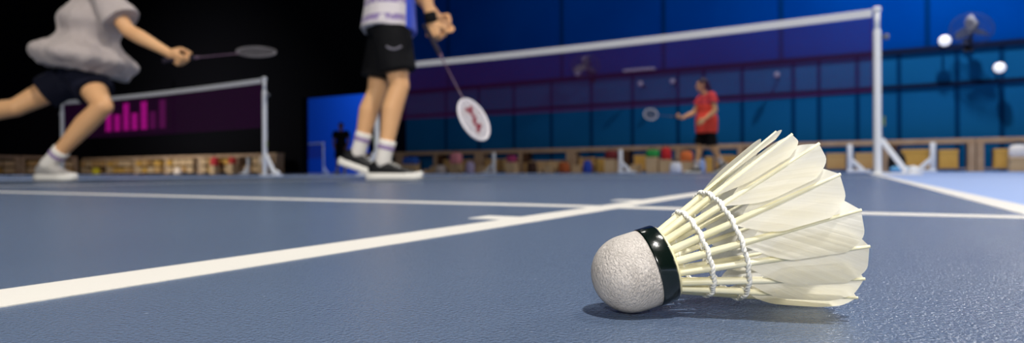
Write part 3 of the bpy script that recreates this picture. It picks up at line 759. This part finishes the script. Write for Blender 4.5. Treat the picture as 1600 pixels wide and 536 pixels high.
FY = 9.18
rc = random.Random(11)             # loose cartons in front of the barrier, between the standing player and the red player
protoM = [pack(.2, .2, .3, M['carton']), pack(.26, .2, .22, M['carton2']), pack(.16, .18, .4, M['gold']), pack(.22, .2, .14, M['carton2'])]
for px in (-13.4, -12.25, -11.95, -10.45, -10.2, -9.2, -8.6, -8.25, -7.9, -7.5, -7.05, -6.7, -6.35, -5.35, -3.45, -3.1, -2.8, -2.2):
    place(rc.choice(protoM), (px, 9.44+rc.uniform(-.012, .012), 0), 'small loose carton on the floor before the barrier under the net', 'loose cartons before the barrier')
bag('bright green bag hung high in front of the barrier near the red player', -4.82, FY, .40, (44, 150, 70), .34, .2)
bag('red bag against the barrier near the red player', -4.47, FY, .33, (196, 36, 40), .24, .32)
bag('orange bag against the barrier behind the red player', -3.95, FY, .28, (232, 120, 60), .3, .26)
bag('white bag against the barrier near the red player', -4.15, FY-.3, .0, (226, 228, 236), .28, .26)
bag('dark red bag left of the white stand behind the shuttlecock', -5.95, FY, .36, (120, 40, 44), .34, .24)
bag('pink round bag against the barrier by the hanging racket', -10.98, FY, .30, (238, 150, 160), .4, .34)
bag('blue bag against the barrier behind the front shoe of the standing player', -12.74, FY, .3, (46, 96, 190), .6, .24)
bag('magenta bag under the barrier beside a white stand', -9.02, FY, .32, (170, 60, 110), .3, .2)
bag('black bag on the floor under the barrier behind the braced net post', .58, FY, .0, (14, 16, 22), .34, .40)
bag('small pale blue bag on the floor beside the net post brace', .62, 8.5, .0, (110, 178, 226), .4, .12)
bag('red bag before the shelves under the black wall, closer to the free net post', -21.48, FY, .40, (190, 56, 50), .34, .26)
bag('dull red bag before the shelves under the black wall, farther from the free net post', -22.57, FY, .34, (196, 50, 56), .36, .34)
bag('yellow bag on the floor under the black wall', -31.2, FY, .0, (214, 196, 40), .36, .3)
bag('white bag on the floor under the black wall', -24.96, FY, .0, (236, 214, 190), .38, .28)
bag('white round bag beside the free net post before the black wall', -19.7, FY, .38, (232, 214, 190), .36, .32)
bag('white bag on the floor right of the standing player, below the racket', -11.54, FY, .0, (220, 206, 200), .36, .26)
bag('small white bag hung on the barrier past the tall net post', 2.66, FY, .28, (236, 232, 230), .3, .26)

bag('upright blue bag between cartons left of the white stand behind the shuttlecock', -6.6, FY-.1, .0, (40, 70, 170), .22, .34)
bag('dark brown bag on the floor right of the magenta bag', -8.3, FY-.1, .0, (64, 40, 30), .28, .32)
bag('pale violet bag on the floor left of the magenta bag', -10.4, FY-.1, .0, (190, 176, 210), .24, .36)
bag('pale blue bag on the floor at the feet of the red player', -3.6, FY-.1, .0, (150, 170, 214), .26, .34)
bag('orange brown bag on the floor left of the dark red bag', -7.3, FY-.1, .0, (170, 84, 40), .3, .3)
def stand(label, x, s):
    t = thing('white_stand', label, 'stand', (x, 9.05, 0))
    bm = bmesh.new(); lathe(bm, [(.05, .0), (.055, .01), (.055, .60), (.045, .62)], 20); obj('upright', bm, M['post'], t, True)
    bm = bmesh.new(); a, b = V((0, 0, .3)), V((s*.26, 0, .04)); d = b-a
    loft(bm, [(a+d*k, V((0, 1, 0)), V((d.z, 0, -d.x)).normalized(), .04, .045) for k in (0, 1)], 16, 5); obj('brace', bm, M['post'], t)
    bm = bmesh.new(); box(bm, (min(0, s*.34)-.06, -.07, 0), (max(0, s*.34)+.06, .07, .05), .01); obj('foot', bm, M['post'], t)
stand('short white stand with angled foot just left of the tall net post', -.32, 1)
stand('short white stand with angled foot past the tall net post', 1.22, -1)
stand('short white stand before the barrier between the shuttlecock and the far net tape', -5.65, 1)
stand('short white stand before the barrier beside the magenta bag', -9.55, -1)
stand('short white stand before the shelves near the free net post', -20.4, -1)

# ------------------------------------------------------------------ light
def area(name, loc, target, size, power, col=(1, 1, 1), size_y=None, spread=None):
    l = bpy.data.lights.new(name, 'AREA'); l.energy = power; l.size = size; l.color = col
    if size_y: l.shape = 'RECTANGLE'; l.size_y = size_y
    if spread: l.spread = spread
    o = bpy.data.objects.new(name, l); COL.objects.link(o); o.location = loc
    o.rotation_euler = (V(target)-V(loc)).to_track_quat('-Z', 'Y').to_euler(); return o
sc = V((-.22, -6.47, .02)); rt = V((math.cos(YAW), math.sin(YAW), 0)); fw = V((-math.sin(YAW), math.cos(YAW), 0))
WARM = (1, .965, .91)
area('key_lamp', sc+(rt*.16-fw*.30+V((0, 0, 1)))*6.5, sc, .22, 275, WARM, spread=2.2)
area('hall_and_fill_lamp', (5.5, 6.0, 6.0), (0, -6.2, 0), 1.6, 80, WARM, spread=1.1)
area('hall_and_fill_lamp', sc-fw*9-rt*1.5+V((0, 0, 3.9)), sc+fw*2+V((0, 0, .6)), 1.6, 230, WARM, spread=1.7)  # added front fill, low behind the camera, for the shaded feathers
for x, y, p in ((-11, -4, 120), (-4.5, .5, 150), (2., -3, 110), (-20, 0, 160), (-3, 4.5, 80), (2.5, 4.0, 80)):
    area('hall_and_fill_lamp', (x, y, 8.6), (x, y, 0), 1.2, p, WARM, spread=1.6)
area('shelf_fill', (-24, 1.5, 6.5), (-25.5, 10, .3), 1.2, 265, WARM, spread=1.7)  # unseen light added to brighten the boxes on the left shelves
area('wall_wash', (1.4, 7.0, 8.7), (3.2, 10.4, 2.8), .35, 720, (1, .98, .95))
area('wall_wash', (-7.2, 7.0, 8.7), (-6.0, 10.4, 2.6), .35, 36, (1, .98, .95))
area('annex_lamp', (-22, 16, 8.5), (-24, 21, 2), 2.5, 700, (.9, .95, 1))
w = bpy.data.worlds.new('world'); S.world = w; w.use_nodes = True
w.node_tree.nodes['Background'].inputs['Color'].default_value = (.05, .06, .08, 1); w.node_tree.nodes['Background'].inputs['Strength'].default_value = .5

# ------------------------------------------------------------------ camera
cam = bpy.data.cameras.new('camera'); co = bpy.data.objects.new('camera', cam); COL.objects.link(co)
cam.sensor_width = 36; cam.sensor_fit = 'HORIZONTAL'; cam.lens = 969.17/1600*36; cam.clip_start = .01; cam.clip_end = 200
yaw, pitch, roll = YAW, .000157, -.00477
f0 = V((-math.sin(yaw), math.cos(yaw), 0)); r0 = V((math.cos(yaw), math.sin(yaw), 0)); u0 = V((0, 0, 1))
f1 = f0*math.cos(pitch)+u0*math.sin(pitch); u1 = u0*math.cos(pitch)-f0*math.sin(pitch)
r2_ = r0*math.cos(roll)+u1*math.sin(roll); u2 = u1*math.cos(roll)-r0*math.sin(roll)
co.matrix_world = Matrix((r2_, u2, -f1)).transposed().to_4x4(); co.location = (-.1932, -6.7017, .04767)
cam.dof.use_dof = True; cam.dof.focus_distance = .208; cam.dof.aperture_fstop = 12.0
S.camera = co
S.view_settings.view_transform = 'Standard'; S.view_settings.look = 'None'; S.view_settings.gamma = 1; S.view_settings.exposure = -.22
S.view_settings.use_curve_mapping = False
S.cycles.use_denoising = True; S.cycles.max_bounces = 10; S.cycles.diffuse_bounces = 8; S.cycles.sample_clamp_indirect = 6
